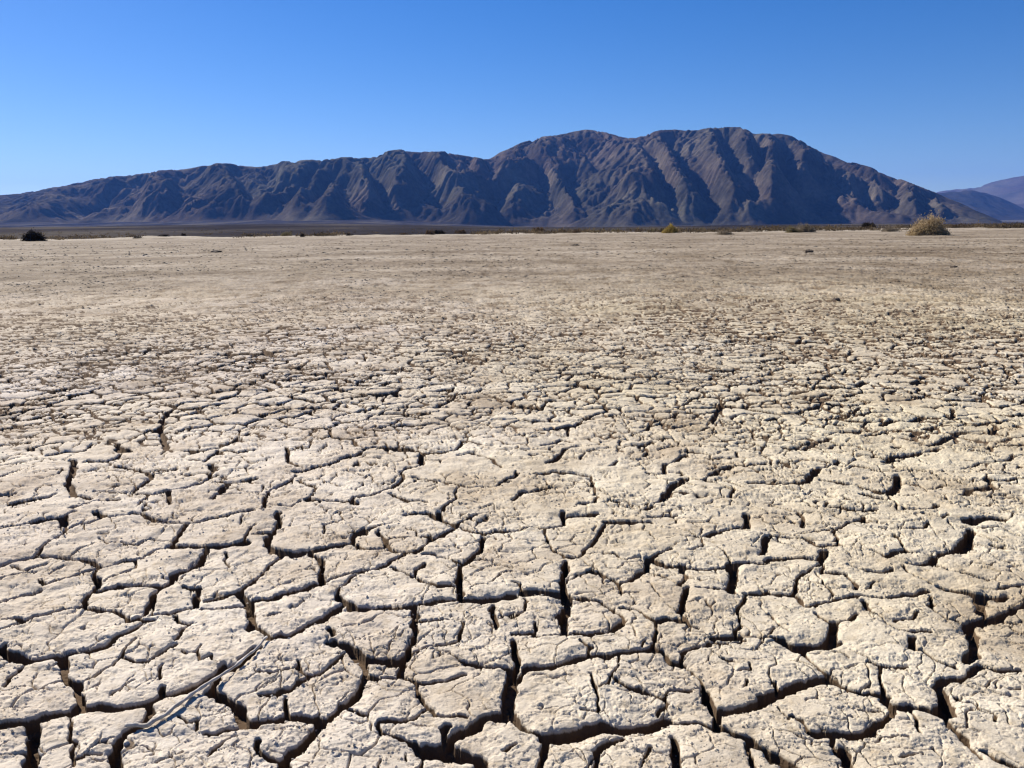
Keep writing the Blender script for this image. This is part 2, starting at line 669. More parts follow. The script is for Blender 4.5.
(512,400,"""1 60,55 85,20
1.5 170,30 240,30 300,20 370,20
2 375,20 375,45
1.5 290,70 380,45 450,60 530,75
2 530,120 560,90 600,75 640,70
1.5 640,70 660,50 740,50 810,45
2.5 845,10 820,45 800,80
1.5 800,80 830,105 910,95
2.5 140,115 210,105 270,95 275,85
2 225,110 225,135
1 0,150 60,135 130,130
2 130,180 200,155
1.5 200,150 240,165
2.5 270,180 210,200 180,230 140,250
2 80,215 120,215
1 270,230 300,210 350,200
2 510,190 560,165 575,175
1.5 530,190 535,225
1 570,160 640,150 665,175
1.5 700,130 760,120 790,110
1 770,170 840,160 970,155
2 940,110 980,140
2 695,215 650,240 610,255
2 610,255 610,290 550,295
2.5 790,305 830,285 870,260
1.5 870,260 940,262 1010,255
1.5 400,265 430,245
2 100,290 170,282 240,288 310,295
2 320,300 325,350
1.5 325,350 345,390 330,410 260,410
2.5 15,280 5,310
2 0,400 40,365 90,355 145,345
1.5 600,400 640,370 690,375
2.5 580,405 600,380 640,350 700,320
1.5 400,400 450,420 510,430 560,420
1.5 870,390 900,360 890,340
1.5 940,330 1024,325"""),
(768,400,"""2 0,85 40,70
1.5 130,15 220,10
1.5 180,85 250,75 310,65 380,30
1 60,115 120,125 200,125
1.5 60,190 140,190 200,175 250,155
1.5 380,140 430,135 480,125
2.5 460,95 500,80 580,85 610,70
1.5 610,70 680,72 745,70
2 640,120 680,110
1.5 740,40 745,70 800,90 900,95
2 900,95 910,110 905,130
1.5 770,130 840,132 910,130
2 640,180 700,165 765,130
1.5 770,175 830,185 890,190 930,180 1024,175
3 480,245 500,225 560,215
2 560,215 620,205 680,195
1 500,185 530,180
2 50,250 90,262
2.5 0,330 80,332 150,330 165,300 220,265
1.5 220,265 290,245
2 215,320 290,330 360,340 440,360
2.5 440,365 480,365
3 480,365 510,350 520,300
1.5 480,375 510,410 530,440
3 380,380 460,392
1.5 650,345 710,335
2.5 800,380 810,355 890,350
2 880,320 890,350
1.5 560,435 650,440 680,415
1.5 900,325 1024,320
1.5 230,430 330,440 430,440
1 730,420 780,405
1 960,405 1024,400
2 230,410 235,425
1 0,415 60,410
1 780,270 860,250 960,240 1024,215"""),
]
segs = []
for ox, oy, txt in CR:
    for line in txt.splitlines():
        p = line.split(); w = float(p[0])
        pts = np.array([[float(a) for a in q.split(',')] for q in p[1:]])
        gx, gy = px_ground(ox + pts[:, 0] / 4, oy + pts[:, 1] / 4)
        for i in range(len(pts) - 1):
            segs.append((w, gx[i], gy[i], gx[i + 1], gy[i + 1], i == 0, i == len(pts) - 2))

def arange_geo(a, step, growth, lim):
    out = []; x = a; s = step
    while x < lim:
        s = min(s * growth, 4.0); x += s; out.append(x)
    return out
uo = arange_geo(620, 1.0, 1.02, 2100)
US = np.array([-x for x in uo[::-1]] + list(np.arange(-620, 620.01, 1.0)) + uo)
VS = np.array(list(np.arange(3.2, 200, 0.5)) + list(np.arange(200, 680, 0.75)) + [680 * 1.012 ** i for i in range(110)])
U, V = np.meshgrid(US, VS)
PY = F * CAM_H / V
PX = U * PY / F
PX = PX.astype(np.float64); PY = PY.astype(np.float64)
# pixel coordinates of every point (only to know where the traced cracks stop and the random ones begin)
dx, dy, dz = PX, PY, -CAM_H
cc = np.stack([dx, dy, np.full_like(dx, dz)], -1) @ Rn
IX = 512 + F * cc[..., 0] / -cc[..., 2]; IY = 384 - F * cc[..., 1] / -cc[..., 2]
IX = IX.astype(np.float32); IY = IY.astype(np.float32); del cc
cell = (PY / V * 0.5)                 # row spacing in metres
def band(lo):                         # fades detail finer than the mesh can carry
    return np.clip(lo / np.maximum(cell, 1e-5) * 0.7 - 0.4, 0, 1).astype(np.float32)

# wiggle the cracks a little
wx = (fbm(PX * 16, PY * 16, 4, 1, 0.6) - 0.5) * 0.030
wy = (fbm(PX * 16 + 40, PY * 16, 4, 3, 0.6) - 0.5) * 0.030
QX = PX + wx; QY = PY + wy
near = np.full(PX.shape, 9.0, np.float32)        # distance to crack edge (negative inside)
depth = np.zeros(PX.shape, np.float32)
carve = np.zeros(PX.shape, np.float32)
should = np.zeros(PX.shape, np.float32)
widthvar = 0.55 + 0.9 * fbm(PX * 9, PY * 9, 3, 5)
WID = {1: 0.0017, 1.5: 0.0029, 2: 0.0041, 2.5: 0.0052, 3: 0.0068, 3.5: 0.0080, 4: 0.0088}
DEP = {1: 0.013, 1.5: 0.018, 2: 0.018, 2.5: 0.023, 3: 0.027, 3.5: 0.031, 4: 0.036}
SHO = {1: 0.0004, 1.5: 0.0009, 2: 0.0022, 2.5: 0.0032, 3: 0.0046, 3.5: 0.0055, 4: 0.0055}
for w, x0, y0, x1, y1, s0, s1 in segs:
    pad = 0.075
    ya, yb = min(y0, y1) - pad, max(y0, y1) + pad
    r0 = max(np.searchsorted(VS, F * CAM_H / yb) - 1, 0); r1 = min(np.searchsorted(VS, F * CAM_H / max(ya, 0.05)) + 1, len(VS))
    xa, xb = min(x0, x1) - pad, max(x0, x1) + pad
    ua = min(F * xa / ya, F * xa / yb); ub = max(F * xb / ya, F * xb / yb)
    c0 = max(np.searchsorted(US, ua) - 1, 0); c1 = min(np.searchsorted(US, ub) + 1, len(US))
    if r1 <= r0 or c1 <= c0: continue
    sl = (slice(r0, r1), slice(c0, c1))
    qx = QX[sl] - x0; qy = QY[sl] - y0
    ex, ey = x1 - x0, y1 - y0
    L2 = ex * ex + ey * ey + 1e-9
    t = np.clip((qx * ex + qy * ey) / L2, 0, 1)
    d = np.hypot(qx - t * ex, qy - t * ey)
    hw = WID[w] * widthvar[sl]
    far = np.clip(y0 / 2.4, 1.0, 1.7)
    across = abs(ex) / math.sqrt(L2)        # cracks lying across the view were traced foreshortened
    hw = hw * (0.62 * far + across * np.interp(y0, [1.2, 1.7, 2.4, 3.8], [0.85, 1.3, 2.0, 2.9]))
    wall = np.maximum(0.0013 + 0.0003 * w, cell[sl] * 0.45)
    cv = (1 - smooth(0.0, 1.0, (d - hw) / wall)) * DEP[w] * np.clip(0.75 + 0.25 * far, 1, 1.2)
    carve[sl] = np.maximum(carve[sl], cv)
    sh = SHO[w] * np.exp(-np.maximum(d - hw, 0) / (0.004 + 0.002 * w))
    should[sl] = np.maximum(should[sl], sh)

# random cracks where nothing is traced (further off, and beside the view)
inside = smooth(404, 455, IY) * smooth(-14, 2, IX) * smooth(1038, 1022, IX) * smooth(782, 772, IY)
inside = np.where(PY < 30, inside, 0).astype(np.float32)
farfade = smooth(45, 9, PY).astype(np.float32)
w2x = PX + (fbm(PX * 5, PY * 5, 4, 2) - 0.5) * 0.16; w2y = PY + (fbm(PX * 5 + 9, PY * 5 + 31, 4, 6) - 0.5) * 0.16
S = 6.4
e1, c1_, c2_, c3_, cx_, cy_, ny1 = voronoi(w2x * S, w2y * S * 1.12, 0)
e1 = e1 / S
pres = 0.25 + 1.3 * fbm(PX * 2.3, PY * 2.3, 3, 4) ** 1.5
wide = np.interp(PY, [1.5, 3, 6, 12, 30], [1.0, 2.1, 3.3, 3.6, 4.0]).astype(np.float32)
hw = 0.0036 * pres * widthvar * (0.8 * np.clip(PY / 3.0, 1.0, 2.0) + ny1 * wide)
wall = np.clip(cell * 0.4, 0.0022, 0.010)
out = 1 - inside
cv = (1 - smooth(0.0, 1.0, (e1 - hw) / wall)) * 0.030 * out * np.clip(pres, 0.2, 1.1) * (1 - 0.75 * smooth(4, 9, PY)) * smooth(40, 12, PY)
carve = np.maximum(carve, cv.astype(np.float32))
sh = (0.0050 * np.exp(-np.maximum(e1 - hw, 0) / 0.012)) * out * np.clip(pres, 0.3, 1.2)
should = np.maximum(should, sh.astype(np.float32))
# small plates standing a little higher, lower or tilted
tilt = ((c1_ - 0.5) * 0.008 + cx_ * (c2_ - 0.5) * 0.012 + cy_ * (c3_ - 0.5) * 0.014) * out * smooth(0.0, 0.012, e1) * smooth(25, 8, PY)
# secondary cracking inside the plates
w3x = PX + (fbm(PX * 11, PY * 11, 3, 3) - 0.5) * 0.10; w3y = PY + (fbm(PX * 11 + 5, PY * 11 + 3, 3, 7) - 0.5) * 0.10
S2 = 12.5
e2, d1_, d2_, d3_, dx_, dy_, ny2 = voronoi(w3x * S2, w3y * S2, 3)
e2 = e2 / S2
m2 = smooth(0.40, 0.58, fbm(PX * 6.5, PY * 6.5, 3, 1)) * (0.5 + 0.5 * smooth(1.5, 2.6, PY))
cv2 = (1 - smooth(0.0, 1.0, (e2 - 0.0008 - (0.0010 + 0.0035 * ny2) * smooth(1.6, 4.0, PY)) / np.clip(cell * 0.5, 0.0016, 0.008))) * 0.012 * m2 * smooth(16, 6, PY)
carve = np.maximum(carve, cv2.astype(np.float32))
v3_ = voronoi((w3x + wy * 0.6) * 24 + 7, (w3y + wx * 0.6) * 27, 5)
e3 = v3_[0] / 24; ny3 = v3_[6]
m3 = smooth(0.50, 0.64, fbm(PX * 9 + 3, PY * 9, 3, 2))
cv3 = (1 - smooth(0.0, 1.0, (e3 - 0.0002 - (0.0006 + 0.0022 * ny3) * smooth(1.6, 4.0, PY)) / np.clip(cell * 0.5, 0.0014, 0.006))) * 0.0065 * m3 * smooth(9, 5, PY)
carve = np.maximum(carve, cv3.astype(np.float32))
tilt2 = ((d1_ - 0.5) * 0.0040 + dx_ * (d2_ - 0.5) * 0.006 + dy_ * (d3_ - 0.5) * 0.008) * smooth(0.0, 0.006, e2) * (0.5 + 0.9 * smooth(1.6, 4.0, PY))
# flaking crust: ragged lips a few millimetres high
fl = fbm(PX * 14, PY * 20, 5, 2, 0.58)
flake = 0.0030 * smooth(0.50, 0.510, fl) + 0.0026 * smooth(0.585, 0.595, fl) - 0.0028 * smooth(0.425, 0.417, fl)
flake = flake * (0.7 + 0.6 * smooth(2.0, 4.5, PY))
rid = 1 - np.abs(fbm(PX * 24 + 8, PY * 33, 4, 5) * 2 - 1) * 2
crease = -0.0012 * smooth(0.86, 0.99, rid)
rough = (fbm(PX * 40, PY * 40, 5, 0, 0.62) - 0.5) * 0.0028 * band(0.01)
lump = (fbm(PX * 5, PY * 5, 3, 6) - 0.5) * 0.016
hum = (fbm(PX * 0.7, PY * 0.7, 3, 2) - 0.5) * 0.05 * smooth(2, 9, PY)
def grain(L, k, lo, hi, amp):     # ragged clods of one size
    n = fbm(PX / (L * 1.9), PY / L, 2, k)
    return amp * (smooth(0.50, 0.57, n) + 0.6 * smooth(0.66, 0.72, n)) * np.clip(2.2 - cell / L * 2.0, 0, 1) * smooth(lo, hi, PY)
patch = 0.35 + 1.1 * fbm(PX * 0.35, PY * 0.3, 4, 7) ** 1.3
grains = (grain(0.05, 1, 3.0, 6, 0.0035) + grain(0.11, 3, 4.5, 9, 0.008) + grain(0.24, 5, 8, 15, 0.013) + grain(0.5, 6, 14, 26, 0.026) + grain(1.1, 2, 24, 45, 0.04)) * patch * smooth(100, 40, PY)
farrel = grains + ((fbm(PX * 2.2, PY * 4.0, 5, 3, 0.66) - 0.5) * 0.050 * smooth(4, 12, PY) * smooth(110, 35, PY) * (0.4 + 1.2 * fbm(PX * 0.15, PY * 0.22, 2, 1)))
Z = -carve - should + tilt + tilt2 * band(0.02) + flake * band(0.01) + crease * band(0.008) + rough + lump + hum + farrel
# sandy rim and the end of the lake bed
def rim(X, Y):
    ix = 512 + F * X / Y * 0.985
    amt = np.interp(ix, [-300, 0, 55, 75, 105, 130, 165, 230, 420, 520, 640, 800, 1000, 1400], [.25, .22, .22, 0.02, 0.02, .20, .42, .26, .26, .30, .30, .34, .42, .4])
    bump = amt * (0.72 + 1.5 * (fbm(X * 0.13, Y * 0.035, 5, 4, 0.6) - 0.5))
    return bump * smooth(72, 104, Y)
END = 122 + 26 * (fbm(PX * 0.05, PX * 0 + 3, 4, 2, 0.6) - 0.5)
ixx = 512 + F * PX / PY * 0.985
END = np.where((ixx > 50) & (ixx < 125), END, END)
Z = Z + rim(PX, PY) - 1.6 * smooth(0, 34, PY - END)
playa = grid_mesh('dry_lake_bed', PX, PY, Z, mat_playa())
playa['kind'] = 'structure'
_at = playa.data.attributes.new('clay_crack_shade', 'FLOAT', 'POINT')
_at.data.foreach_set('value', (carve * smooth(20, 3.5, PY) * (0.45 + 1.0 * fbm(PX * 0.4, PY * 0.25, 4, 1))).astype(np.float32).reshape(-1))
def bed_z(x, y):                  # height of the modelled lake bed near a point
    v = F * CAM_H / y; u = F * x / y
    r = int(np.clip(np.searchsorted(VS, v), 0, len(VS) - 1)); c = int(np.clip(np.searchsorted(US, u), 0, len(US) - 1))
    return float(Z[r, c])

# ------------------------------------------------------------------ desert floor and alluvial fan
def foot_d(u): return 3450 + 130 * np.sin(u / 60.0 + 2) + 70 * np.sin(u / 23.0) + 0.3 * np.clip(u - 250, 0, 400)
def floor_z(X, Y):
    z = -0.5 + 0.5 * smooth(92, 112, Y)
    z = z + (0.0095 - 0.0078 * smooth(-900, 250, X * 3500 / np.maximum(Y, 900))) * np.maximum(Y - 112, 0) * smooth(112, 500, Y) + 0.0095 * np.maximum(Y - 5200, 0)
    z = z + (fbm(X / 260, Y / 260, 4, 5) - 0.5) * 0.004 * np.maximum(Y - 150, 0) * (Y < 6000)
    u = F * X / np.maximum(Y, 500)
    z = z + 20 * np.clip((Y - foot_d(u) + 1000) / 1150, 0, 1) ** 2 * (0.35 + 1.2 * fbm(X / 420, Y / 900, 3, 1)) * smooth(60, -150, u) * (Y < 6500)
    return z
ys = np.concatenate([[-3000, -500, -50, 20, 60, 80], np.arange(88, 130, 2.0), 130 * 1.012 ** np.arange(0, 430)])
ys = ys[ys < 22000]
xs_n = np.linspace(-1, 1, 361)
FX = np.sign(xs_n)[None, :] * np.abs(xs_n)[None, :] ** 1.6 * np.clip(np.abs(ys)[:, None] * 1.7 + 300, 300, 21000)
FY = np.repeat(ys[:, None], 361, 1)
fl_ob = grid_mesh('desert_ground', FX, FY, floor_z(FX, np.maximum(FY, 0)), mat_floor())
fl_ob['kind'] = 'structure'

# ------------------------------------------------------------------ mountain
SKY = [(-260, 222), (-150, 212), (-60, 201), (0, 194.6), (20, 193), (53, 187), (80, 182), (106, 176), (126, 175.7), (149, 171), (186, 168), (216, 163), (229, 163), (246, 165.4),
 (266, 166), (282, 161), (299, 160), (319, 159), (340, 157), (360, 157), (370, 157), (386, 150.5), (403, 149), (423, 151.5), (446, 151), (463, 154),
 (483, 158.8), (496, 154), (516, 144), (539, 137), (559, 134), (586, 129), (602, 131), (619, 135.5), (636, 138), (649, 132.5), (665, 129), (680, 129),
 (700, 129.5), (710, 127), (737, 126), (747, 129.5), (757, 133), (777, 133), (794, 136), (814, 147), (824, 153), (848, 160.5), (868, 166), (888, 174),
 (915, 184), (932, 190.7), (949, 197), (972, 207.5), (996, 218), (1010, 224)]
sk = np.array(SKY, float)
skx, ske = px_uv(sk[:, 0], sk[:, 1])
def ske_at(u): return np.interp(u, skx, ske, left=-3, right=-3)
# spurs (R) and gullies (V) seen on the face: origin and scale of the pixel coordinates, then points
SP = [
(580,120,4.655,"""R 370,60 400,190 430,290 450,340 500,420
V 390,100 480,190 560,270 620,380
R 580,60 640,120 640,250 700,330 720,380
V 640,100 700,190 750,270 800,370
R 700,50 770,120 800,200 830,250 880,350
V 760,50 850,110 860,180 830,240 810,300
R 880,80 900,100 870,200 900,300 920,420
V 910,120 960,190 980,250 1000,330
V 350,160 370,270 430,330 440,410
R 300,80 230,170 330,230 350,330 240,330
V 30,120 100,200 150,220
V 60,330 150,370"""),
(380,120,4.655,"""R 60,150 130,210 100,300 50,370
V 130,160 190,220 250,300 200,330
R 240,170 280,240 330,320
V 330,200 370,290
V 420,190 420,270
R 470,185 430,260 400,310 380,400
V 520,180 530,260 490,300
R 700,230 620,260 540,290 460,330 430,450
V 680,180 620,240 560,260
V 560,310 540,400 590,450
R 800,80 760,210 800,290 860,350 900,420
V 740,220 780,300 850,400 870,430
R 640,350 600,440
R 500,430 470,480
V 250,340 300,420 270,480
V 900,250 900,330 970,430"""),
(200,140,5.12,"""R 110,130 120,200 170,300 230,380
V 160,160 260,230 300,330 240,400
V 340,150 380,270 350,330
R 430,110 460,200 350,300 260,390
R 560,140 520,240 380,350
V 600,170 500,270 400,370
R 660,150 590,240 520,330 480,390
V 680,200 590,330 600,380
R 780,100 690,240 670,300 620,380
V 700,190 760,290 800,400
V 860,120 930,230 960,330 850,380
R 830,180 850,280 900,330
R 1000,70 960,150 990,220 1024,260"""),
(0,140,5.12,"""R 790,210 760,310 690,420
V 780,180 700,310 610,440
V 920,200 960,260 900,360
R 860,250 830,330 760,360
R 640,210 560,250
R 350,260 250,340 110,460
V 560,290 400,410 250,460
R 470,400 400,440
V 60,350 0,410"""),
(780,120,4.655,"""R 60,110 160,180 90,260
V 10,100 50,250 60,290
V 110,310 190,430
V 200,170 290,290
R 170,160 220,240 340,330 380,400 420,470
R 330,190 430,270 450,380
V 430,290 540,380 560,450
V 530,270 570,370
R 560,260 600,330 570,420
R 650,320 700,380 760,430
V 680,350 740,450
V 780,400 820,460
V 370,350 430,440"""),
]
ER_IT, ER_K = 30, 0.022
MX = np.arange(-5200, 3500, 8.0); MY = np.arange(2900, 6100, 8.0)
GX, GY = np.meshgrid(MX, MY)
GU = F * GX / GY
def crest_d(u): return 4750 + 260 * np.sin(u / 95.0 + 0.6) + 130 * np.sin(u / 41.0) - 0.9 * np.clip(u - 250, 0, 400)
def foot_d(u): return 3450 + 130 * np.sin(u / 60.0 + 2) + 70 * np.sin(u / 23.0) + 0.3 * np.clip(u - 250, 0, 400)
DC = crest_d(GU); DF = foot_d(GU)
zc = np.maximum(ske_at(GU) * DC / F + CAM_H, 0)
T = (GY - DF) / (DC - DF)
fz = floor_z(GX, GY)
def prof(t): return 1 - (1 - np.clip(t, 0, 1)) ** 1.18
rise = np.maximum(zc - fz, 0)
H = rise * np.where(T < 1, prof(T), np.clip(1 - 0.55 * np.maximum(T - 1, 0) ** 1.4 * 1.1, 0, 1))
# traced spurs and gullies, put on the face of the base shape
bump = np.zeros_like(H)
for ox, oy, s, txt in SP:
    for line in txt.splitlines():
        p = line.split(); sgn = 1 if p[0] == 'R' else -1
        pts = np.array([[float(a) for a in q.split(',')] for q in p[1:]])
        uu, ee = px_uv(ox + pts[:, 0] / s, oy + pts[:, 1] / s)
        w = []
        for u_, e_ in zip(uu, ee):
            tt = np.linspace(0, 1, 200)
            dd = foot_d(u_) + tt * (crest_d(u_) - foot_d(u_))
            f_ = floor_z(u_ * dd / F, dd); zz = f_ + np.maximum(ske_at(u_) * crest_d(u_) / F - f_, 0) * prof(tt)
            k = int(np.argmin(np.abs(F * zz / dd - e_)))
            w.append((u_ * dd[k] / F, dd[k], tt[k]))
        for i in range(len(w) - 1):
            (x0, y0, t0), (x1, y1, t1) = w[i], w[i + 1]
            pad = 330
            r0, r1 = np.searchsorted(MY, min(y0, y1) - pad), np.searchsorted(MY, max(y0, y1) + pad)
            c0, c1 = np.searchsorted(MX, min(x0, x1) - pad), np.searchsorted(MX, max(x0, x1) + pad)
            sl = (slice(r0, r1), slice(c0, c1))
            qx, qy = GX[sl] - x0, GY[sl] - y0; ex, ey = x1 - x0, y1 - y0
            t = np.clip((qx * ex + qy * ey) / (ex * ex + ey * ey + 1e-6), 0, 1)
            d = np.hypot(qx - t * ex, qy - t * ey)
            v = np.exp(-d / 75.0) * 1.0
            cur = bump[sl]
            bump[sl] = np.where(sgn > 0, np.maximum(cur, 0) * 0 + np.where(v > np.abs(cur), v, cur), np.where(v > np.abs(cur), -v, cur))
# soften
def blur(a, n=2):
    for _ in range(n):
        p = np.pad(a, 1, 'edge')
        a = (p[:-2] + p[2:] + 2 * p[1:-1])[:, 1:-1] / 4
        p = np.pad(a, 1, 'edge')
        a = (p[:, :-2] + p[:, 2:] + 2 * p[:, 1:-1])[1:-1] / 4
    return a
env = np.clip(T * 4.5, 0, 1) * np.clip((1 - prof(T)) * 5 - 0.05, 0, 1) * (T < 1) * np.clip(rise / 260, 0, 1.25)
H = H + blur(bump, 5) * 52 * env
def gullies(H, wl, amp, k):
    """stripes that run down the local slope, so that each pass branches off the one before"""
    gy, gx = np.gradient(blur(H, max(2, int(wl / 30))), 8.0, 8.0)
    l = np.hypot(gx, gy) + 1e-6
    px_, py_ = -gy / l, gx / l
    x = (GX + (fbm(GX / wl / 1.6, GY / wl / 1.6, 3, k + 2) - 0.5) * wl * 1.1) / wl + 0.31 * k
    y = (GY + (fbm(GX / wl / 1.6 + 50, GY / wl / 1.6, 3, k + 3) - 0.5) * wl * 1.1) / wl
    ix = np.floor(x).astype(int); iy = np.floor(y).astype(int)
    A = TAB[k % 8]; B = TAB[(k + 1) % 8]; C = TAB[(k + 2) % 8]
    s = 0; wt = 0
    for i in (-1, 0, 1, 2):
        for j in (-1, 0, 1, 2):
            a = (ix + i) & 511; b = (iy + j) & 511
            dx = x - (ix + i + A[a, b] * 0.8 - 0.4); dy = y - (iy + j + B[a, b] * 0.8 - 0.4)
            w = np.exp(-(dx * dx + dy * dy) * 2.2)
            s = s + w * np.cos(2 * np.pi * ((dx * px_ + dy * py_) * 1.0 + C[a, b])); wt = wt + w
    g = s / wt
    steep = np.clip(l / 0.35, 0, 1.3)
    return H + amp * (np.sqrt(g * g + 0.02) * -1.6 + 0.5) * -1 * steep * env2
crestfade = np.clip((1 - prof(T)) * 9 - 0.05, 0.0, 1) * (T < 1)
env2 = np.clip(T * 9, 0, 1) * np.clip(rise / 200, 0, 1.15) * (0.06 + 0.94 * crestfade)
rn = 1 - np.abs(2 * fbm(GX / 420 + 0.3 * T, GY / 560, 4, 4, 0.55) - 1) * 2.2
H = H + rn * 34 * env2
def erode(h, base, fixed, dx, iters, K, dif):
    """rain cuts branching valleys: stream-power incision with soil creep, on a coarse grid"""
    R, Cn = h.shape
    off = [(-1, -1), (-1, 0), (-1, 1), (0, -1), (0, 1), (1, -1), (1, 0), (1, 1)]
    up0 = h - base
    idx = np.arange(R * Cn).reshape(R, Cn)
    fx = fixed.ravel()
    for it in range(iters):
        for _ in range(6):                # drain shallow pits
            p = np.pad(h, 1, 'edge')
            mn = np.min([p[1 + a:1 + a + R, 1 + b:1 + b + Cn] for a, b in off], 0)
            h = np.where(fixed, h, np.maximum(h, mn + 0.02))
        p = np.pad(h, 1, constant_values=1e9); pi = np.pad(idx, 1, 'edge')
        sl = np.stack([(h - p[1 + a:1 + a + R, 1 + b:1 + b + Cn]) / (dx * math.hypot(a, b)) for a, b in off])
        k = sl.argmax(0); best = sl.max(0)
        nb = np.stack([pi[1 + a:1 + a + R, 1 + b:1 + b + Cn] for a, b in off])
        rc = np.where((best > 0) & ~fixed, np.take_along_axis(nb, k[None], 0)[0], idx).ravel()
        ln = np.array([dx * math.hypot(a, b) for a, b in off])[k].ravel()
        order = np.argsort(h.ravel(), kind='stable')
        rl = rc.tolist(); A = [dx * dx] * (R * Cn); ol = order.tolist()
        for i in reversed(ol):
            j = rl[i]
            if j != i: A[j] += A[i]
        f = (K * np.sqrt(np.array(A)) / ln).tolist()
        hl = h.ravel().tolist()
        for i in ol:
            j = rl[i]
            if j != i: hl[i] = (hl[i] + f[i] * hl[j]) / (1 + f[i])
        h2 = np.array(hl).reshape(R, Cn)
        p = np.pad(h2, 1, 'edge')
        h2 = h2 + dif * (p[:-2, 1:-1] + p[2:, 1:-1] + p[1:-1, :-2] + p[1:-1, 2:] - 4 * h2)
        h2 = h2 + (up0 - (h2 - base)) * 0.06 * (up0 > 0)   # slow uplift back towards the old mass
        h = np.where(fixed, h, h2)
    return h
def resize(a, xs, ys, X, Y):
    fx = np.clip((X - xs[0]) / (xs[1] - xs[0]), 0, len(xs) - 1.001); fy = np.clip((Y - ys[0]) / (ys[1] - ys[0]), 0, len(ys) - 1.001)
    i = fx.astype(int); j = fy.astype(int); tx = fx - i; ty = fy - j
    return (a[j, i] * (1 - tx) + a[j, i + 1] * tx) * (1 - ty) + (a[j + 1, i] * (1 - tx) + a[j + 1, i + 1] * tx) * ty
step = 2
cx0 = MX[::step]; cy0 = MY[::step]
full = (H + fz)[::step, ::step].copy(); basec = fz[::step, ::step]
full += (fbm(GX[::step, ::step] / 130, GY[::step, ::step] / 130, 4, 6, 0.65) - 0.5) * 60 * (H[::step, ::step] > 5)
er = erode(full, basec, (H[::step, ::step] < 2), 8.0 * step, ER_IT, ER_K, 0.04)
H = blur(resize(er - basec, cx0, cy0, GX, GY), 2)
H = gullies(H, 190, 8, 3)
H = gullies(H, 95, 10, 5)
H = gullies(H, 50, 7, 6)
H = H + (fbm(GX / 70, GY / 70, 4, 2, 0.6) - 0.5) * 20 * np.clip(T * 3, 0, 1) * np.clip(rise / 150, 0, 1)
# fit the skyline
elev = F * (H + fz - CAM_H) / GY
ub = np.arange(-1300, 640, 4.0)
bi = np.clip(((GU + 1300) / 4).astype(int), 0, len(ub) - 1)
mx = np.full(len(ub), -50.0); np.maximum.at(mx, bi.ravel(), np.where(T > 0.3, elev, -50).ravel())
fe = F * (floor_z((ub + 2) / F * foot_d(ub + 2), foot_d(ub + 2)) - CAM_H) / foot_d(ub + 2)
ratio = np.clip((ske_at(ub + 2) - fe) / np.maximum(mx - fe, 1), 0.3, 1.8)
ratio = np.convolve(np.pad(ratio, 6, 'edge'), np.hanning(13) / np.hanning(13).sum(), 'valid') * 1.005
H = H * np.interp(GU, ub + 2, ratio)
lim = ske_at(GU) * GY / F + CAM_H - fz          # no pinnacle above the long smooth crest
kk = 4.0
H = np.where(T < 1.15, -kk * np.logaddexp(-H / kk, -lim / kk) , np.minimum(H, lim))
MZ = fz + H - 14 * np.clip(-T * 8, 0, 1) - 3 * (rise < 2) - 3 * smooth(8, 0, H) - 200 * smooth(5700, 6090, GY)
mrock = mat_rock('desert_rock', (0.040, 0.034, 0.029), (0.074, 0.061, 0.050), (0.135, 0.111, 0.087))
mt = grid_mesh('mountain', GX, GY, MZ, mrock)
mt['kind'] = 'structure'

# ------------------------------------------------------------------ farther ranges in the gap on the right
def range_mesh(name, pts, D, depth_, mat, x0, x1, step, seed, amp):
    p = np.array(pts, float); ux, ee = px_uv(p[:, 0], p[:, 1])
    X, Y = np.meshgrid(np.arange(x0, x1, step), np.arange(D - depth_, D + depth_ * 0.7, step))
    u = F * X / Y
    z0 = floor_z(X, Y)
    top = np.interp(u, ux, ee, left=2, right=2) * D / F - z0
    t = (Y - (D - depth_)) / depth_
    h = np.maximum(top, 0) * np.where(t < 1, np.clip(t, 0, 1) ** 1.25, np.clip(1 - (t - 1) * 1.3, 0, 1))
    r = np.abs(fbm(X / (depth_ * 0.30) + 0.4 * t, Y / (depth_ * 0.6), 5, seed) * 2 - 1)
    h = h + (r * -1 + 0.25) * amp * 2 * np.clip(t * 3, 0, 1) * np.clip(top / 200, 0, 1)
    h = np.minimum(h, np.maximum(top, 0) * 1.02)
    ob = grid_mesh(name, X, Y, z0 + h - 4 * (h < 1), mat); ob['kind'] = 'structure'
    return ob
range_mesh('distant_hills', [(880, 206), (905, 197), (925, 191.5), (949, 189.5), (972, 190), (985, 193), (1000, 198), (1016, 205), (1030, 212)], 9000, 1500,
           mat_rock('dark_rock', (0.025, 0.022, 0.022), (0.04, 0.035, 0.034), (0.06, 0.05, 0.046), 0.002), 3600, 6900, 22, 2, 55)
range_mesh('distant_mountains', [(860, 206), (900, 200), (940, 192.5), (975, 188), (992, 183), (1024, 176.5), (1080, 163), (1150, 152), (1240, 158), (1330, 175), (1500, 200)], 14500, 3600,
           mat_rock('pale_rock', (0.06, 0.046, 0.038), (0.088, 0.068, 0.056), (0.14, 0.11, 0.088), 0.0012), 5200, 19000, 45, 5, 130)
